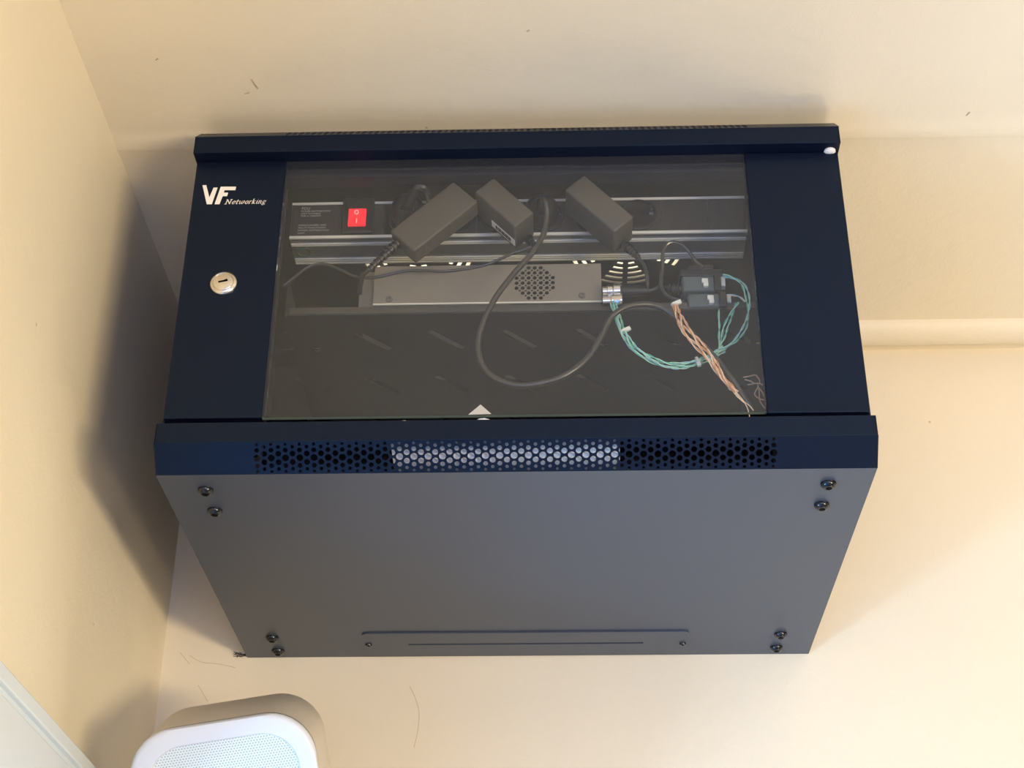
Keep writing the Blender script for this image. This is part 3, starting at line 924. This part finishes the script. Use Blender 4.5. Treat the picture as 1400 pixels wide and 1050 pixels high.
cord('thin_cable', 'black cable bending from the silver plug sleeve to the strain relief', [(0.11872, -0.39200, 0.20480), (0.12547, -0.39200, 0.20630), (0.13100, -0.39200, 0.21024), (0.13475, -0.39000, 0.21719)], 0.0017, M_cordb)
cord('thin_cable', 'thin cable looping up from the upper grey block and back down', [(0.17295, -0.39200, 0.22984), (0.16658, -0.39200, 0.23650), (0.16124, -0.39600, 0.24286), (0.15456, -0.40000, 0.24924), (0.14580, -0.40200, 0.25212), (0.13890, -0.40200, 0.24893), (0.13526, -0.40000, 0.24052), (0.13489, -0.39800, 0.22963), (0.13318, -0.39600, 0.21883), (0.13269, -0.39600, 0.20753), (0.13630, -0.39600, 0.19865), (0.14272, -0.39600, 0.19376), (0.14943, -0.39400, 0.19257)], 0.0017, M_cord)


# ------------------------------------------------------------------ two grey signal blocks
def balun(label, px):
    (x0, zb), (x1, zt) = px
    y = -0.386
    root = thing('signal_adapter', ((x0 + x1) / 2, y + 0.012, zb), label, 'adapter')
    part('case', box(x0, x1 - 0.006, y, y + 0.024, zb, zt), M_balun, root, bevel=0.0025, smooth=True, bseg=3)
    part('end_plate', box(x1 - 0.0060, x1, y - 0.0010, y + 0.025, zb - 0.0008, zt + 0.001), M_black, root, bevel=0.0006)
    part('terminal_block', box(x1 + 0.0002, x1 + 0.0042, y + 0.001, y + 0.008, zb + 0.005, zt - 0.001), M_tie, root, bevel=0.0006)
    hx = x1 - 0.0150
    zc_ = (zb + zt) / 2 - 0.0010
    lv = part('white_lever', merge(box(hx - 0.0028, hx + 0.0030, y - 0.0024, y, zc_ - 0.0005, zc_ + 0.0045), box(hx - 0.0016, hx + 0.0030, y - 0.0036, y, zc_ - 0.0050, zc_ - 0.0005)), M_tie, root, bevel=0.0005)
    part('strain_relief', strain_relief([(x0 + 0.001, y + 0.010, (zb + zt) / 2), (x0 - 0.017, y + 0.012, (zb + zt) / 2 + 0.001)], 0.0062, 0.0044, 5), M_black, root, smooth=True)
    return root


q0, q1 = (0.15274, -0.38600, 0.20904), (0.18866, -0.38600, 0.22550)
B1 = balun('upper of two blue-grey signal blocks with white levers', ((q0[0], q0[2]), (q1[0], q1[2])))
part('top_plug', merge(obox(((q0[0] + q1[0]) / 2 + 0.001, -0.375, q1[2] + 0.0040), (1, 0, 0), (0, 1, 0), (0, 0, 1), 0.0205, 0.010, 0.0040),
                       obox(((q0[0] + q1[0]) / 2 + 0.001, -0.376, q1[2] + 0.0105), (1, 0, 0), (0, 1, 0), (0, 0, 1), 0.0120, 0.008, 0.0030)), M_black, B1, bevel=0.0014)
q2, q3 = (0.15719, -0.38600, 0.19131), (0.19281, -0.38600, 0.20596)
B2 = balun('lower of two blue-grey signal blocks with white levers', ((q2[0], q2[2]), (q3[0], q3[2])))


# ------------------------------------------------------------------ twisted wires
def bundle(name, label, P, cols, r_b, r_w, twist, cat='wire bundle', spread=None, root=None, n=7):
    S = smooth_path(P, n)
    T, N, B = frames(S)
    if root is None:
        lo = min(S, key=lambda v: v.z)
        root = thing(name, lo, label, cat)
    L_ = 0
    acc = [0]
    for i in range(1, len(S)):
        L_ += (S[i] - S[i - 1]).length
        acc.append(L_)
    k_n = len(cols)
    for k, m in enumerate(cols):
        pts = []
        pair = k // 2
        for i, s in enumerate(S):
            u = acc[i] / L_
            sp = r_b * (1 if spread is None else spread(u))
            a0 = 2 * PI * pair / max(1, (k_n + 1) // 2) + acc[i] * twist * 0.25
            ap = acc[i] * twist * (1 + 0.13 * pair) + PI * (k % 2) + pair
            off = (N[i] * math.cos(a0) + B[i] * math.sin(a0)) * sp + (N[i] * math.cos(ap) + B[i] * math.sin(ap)) * r_w * 1.15
            pts.append(s + off)
        part('wire', tube(pts, r_w, 6), m, root, smooth=True)
    return root


tb = bundle('teal_wires', 'teal and mint twisted wires sagging in an arc below the shelf',
            [(0.08819, -0.39400, 0.19197), (0.09099, -0.39800, 0.17745), (0.09364, -0.40400, 0.16105), (0.09845, -0.40400, 0.14785), (0.10584, -0.40400, 0.13549), (0.11714, -0.40400, 0.12621), (0.13104, -0.40400, 0.11921), (0.14640, -0.40400, 0.11749), (0.16074, -0.40400, 0.12104), (0.17376, -0.40000, 0.12932), (0.18572, -0.39600, 0.13921)],
            [M_teal, M_mint, M_sky, M_mint, M_teal, M_mint, M_mint, M_sky], 0.0024, 0.00050, 260, n=10)
bundle('', '', [(0.18437, -0.39600, 0.13847), (0.19603, -0.39600, 0.14750), (0.20546, -0.39600, 0.16128), (0.21034, -0.39600, 0.17920), (0.21042, -0.39600, 0.19424), (0.20794, -0.39600, 0.20628), (0.20306, -0.39600, 0.21279), (0.19594, -0.39600, 0.21614), (0.18937, -0.39600, 0.21787)], [M_mint, M_sky, M_mint, M_teal], 0.0016, 0.00050, 260, root=tb, n=10)
bundle('', '', [(0.20867, -0.39200, 0.19213), (0.20374, -0.39200, 0.19779), (0.19853, -0.39200, 0.19948), (0.19260, -0.39200, 0.20038)], [M_sky, M_peach], 0.0006, 0.00045, 300, root=tb, n=8)
bundle('', '', [(0.18332, -0.39400, 0.13971), (0.18278, -0.39400, 0.15203), (0.18420, -0.39400, 0.16444), (0.18357, -0.39400, 0.17541), (0.18396, -0.39400, 0.18171)], [M_mint, M_teal], 0.0009, 0.00050, 300, root=tb, n=9)
bundle('', '', [(0.18141, -0.39400, 0.14050), (0.18614, -0.39400, 0.15353), (0.18950, -0.39400, 0.16514), (0.19487, -0.39400, 0.17681), (0.20099, -0.39400, 0.18935)], [M_teal, M_mint, M_mint, M_teal], 0.0018, 0.00050, 280, root=tb, n=9)

ob = bundle('orange_wires', 'orange and peach twisted wires running down to the lower right corner of the glass',
            [(0.14295, -0.40500, 0.18151), (0.14559, -0.41300, 0.16457), (0.15002, -0.42000, 0.14544), (0.15772, -0.42000, 0.13318), (0.16602, -0.42000, 0.12177), (0.17294, -0.42000, 0.10975), (0.17908, -0.42000, 0.09637), (0.18589, -0.42100, 0.08617), (0.19033, -0.42200, 0.07899)],
            [M_orange, M_peach, M_peach, M_orange, M_orange, M_peach, M_peach, M_orange], 0.0025, 0.00056, 240, n=10,
            spread=lambda u: 0.35 + 1.1 * math.sin(min(1, u * 1.15) * PI) ** 0.7 if u < 0.85 else 0.5)
for P in ([(0.18918, -0.42200, 0.08046), (0.19431, -0.42200, 0.07316), (0.19811, -0.42200, 0.06519), (0.19947, -0.42200, 0.05803), (0.19978, -0.42200, 0.05375)], [(0.18963, -0.42300, 0.07915), (0.19178, -0.42300, 0.07406), (0.19584, -0.42300, 0.06968), (0.20051, -0.42300, 0.06531), (0.20331, -0.42300, 0.06098)],
          [(0.18977, -0.42300, 0.08132), (0.18943, -0.42300, 0.07626), (0.19288, -0.42300, 0.07188), (0.19637, -0.42300, 0.06824)], [(0.17795, -0.42000, 0.09859), (0.17948, -0.42000, 0.09269), (0.18292, -0.42000, 0.08752), (0.18515, -0.42000, 0.08312), (0.18828, -0.42000, 0.08308), (0.19026, -0.42000, 0.08451)]):
    part('stripped_end', tube(smooth_path(P, 6), 0.00042, 6), M_copper if P[0][0] > 0.2 else M_peach, ob, smooth=True)

fw = thing('frayed_wires', (0.20678, -0.42000, 0.06191), 'thin bare brown wire ends tangled at the lower right corner of the glass', 'wires')
for P in ([(0.19715, -0.42100, 0.09479), (0.20355, -0.42100, 0.09617), (0.20800, -0.42100, 0.09684), (0.21082, -0.42100, 0.09240), (0.21112, -0.42100, 0.08801)], [(0.19798, -0.42300, 0.09140), (0.20290, -0.42300, 0.08987), (0.20587, -0.42300, 0.08764), (0.21145, -0.42300, 0.08684), (0.21561, -0.42300, 0.08387)],
          [(0.20055, -0.42000, 0.08801), (0.20562, -0.42000, 0.08867), (0.21069, -0.42000, 0.08933), (0.21549, -0.42000, 0.08634)], [(0.20904, -0.42200, 0.08673), (0.20975, -0.42200, 0.07945), (0.20973, -0.42200, 0.07079), (0.21348, -0.42200, 0.06284)],
          [(0.20926, -0.42400, 0.08410), (0.20639, -0.42400, 0.07907), (0.20550, -0.42400, 0.07547), (0.20897, -0.42400, 0.07182), (0.21384, -0.42400, 0.07031)], [(0.20989, -0.41900, 0.08555), (0.21269, -0.41900, 0.08114), (0.21419, -0.41900, 0.07605), (0.21573, -0.41900, 0.07169)]):
    part('wire', tube(smooth_path(P, 6), 0.00055, 6), M_copper, fw, smooth=True)


# cable ties
def tie(label, P, d, r, tail):
    c, d = Vector(P), Vector(d).normalized()
    root = thing('cable_tie', (c.x, c.y, c.z - r), label, 'cable tie')
    part('band', lathe([(r, -0.0012), (r + 0.0005, -0.0010), (r + 0.0005, 0.0010), (r, 0.0012)], c, d, 14), M_tie, root, smooth=True)
    s = Vector((0, 1, 0)).cross(d).normalized()
    part('head', obox(c + s * (r + 0.0012) * tail + Vector((0, -0.001, 0)), d, s, (0, 1, 0), 0.0018, 0.0024, 0.0014), M_tie, root, bevel=0.0003)
    return root


tie('white cable tie near the upper left end of the teal wires', (0.09637, -0.40400, 0.15404), (0.42, 0, -0.9), 0.0031, -1)
tie('white cable tie at the lowest part of the teal wires', (0.16018, -0.40400, 0.12256), (0.9, 0, 0.25), 0.0031, 1)
tie('white cable tie at the top of the orange wires', (0.14286, -0.40600, 0.18086), (0.35, 0, -0.9), 0.0028, -1)

# tuft of fluff caught at the rear left corner
tuft = thing('dust_tuft', (-0.312, -0.006, 0.0), 'small dark tuft of fluff at the rear left corner below the cabinet', 'fluff')
for k in range(9):
    a = random.uniform(-0.5, 0.9)
    P = [(-0.3015, -0.003, 0.001 + 0.0004 * k)]
    for j in range(1, 5):
        P.append((-0.3015 - 0.0032 * j * random.uniform(.7, 1.2), -0.003 - 0.001 * random.random(), 0.002 + 0.0008 * j * math.sin(a * j) + random.uniform(-.0012, .0012)))
    part('strand', tube(smooth_path(P, 4), 0.00035, 5), M_dust, tuft, smooth=True)

# ------------------------------------------------------------------ white loudspeaker in the corner
SM = Matrix(((0.987830, -0.075031, -0.136247, -0.223959), (-0.001659, 0.870825, -0.491590, -0.192440), (0.155532, 0.485833, 0.860102, -0.373855), (0.000000, 0.000000, 0.000000, 1.000000)))                     # front turned down and out towards the room
spk = thing('wall_speaker', (0, 0, 0), 'white rounded loudspeaker with a punched grille in the corner below the cabinet', 'speaker')
spk.matrix_world = SM
SW, SH, SD = 0.1590, 0.2350, 0.1150


def loft(levels, seg=10):
    """levels (depth y, inset, radius)"""
    V, F, n = [], [], None
    for y, ins, r in levels:
        lp = rrect(-SW / 2 + ins, SW / 2 - ins, ins, SH - ins, r, seg)
        n = len(lp)
        V += [(x, y, z) for x, z in lp]
    for i in range(len(levels) - 1):
        for k in range(n):
            k2 = (k + 1) % n
            F.append((i * n + k, i * n + k2, (i + 1) * n + k2, (i + 1) * n + k))
    return V, F, n


def local_part(name, vf, m, parent, **k):
    o = bpy.data.objects.new(name, make_mesh(name, vf, m, Vector(), **k))
    COL.objects.link(o)
    o.parent = parent
    return o


R0 = 0.040
V, F, n = loft([(SD, 0.008, R0 - 0.005), (SD - 0.004, 0.003, R0 - 0.002), (SD - 0.012, 0.0005, R0), (0.05, 0.0005, R0), (0.0125, 0.0008, R0)])
F.append(tuple(range(n)))
local_part('shell', (V, F), M_spkb, spk, smooth=True)
V, F, n = loft([(0.0125, 0.0030, R0 - 0.001), (0.0120, 0.0010, R0), (0.0040, 0.0, R0), (0.0012, 0.0012, R0), (0.0, 0.0042, R0 - 0.003), (-0.0002, 0.0150, R0 - 0.008), (0.0010, 0.0160, R0 - 0.009), (0.0020, 0.0162, R0 - 0.009)])
bz = local_part('bezel', (V, F), M_spk, spk, smooth=True)
V, F, n = loft([(0.0018, 0.0158, R0 - 0.009)])
local_part('grille', (V, [tuple(range(n))]), M_grille, spk)
local_part('wall_bracket', box(-0.03, 0.03, SD - 0.002, SD + 0.03, SH * 0.35, SH * 0.65), M_spkb, spk, bevel=0.002)
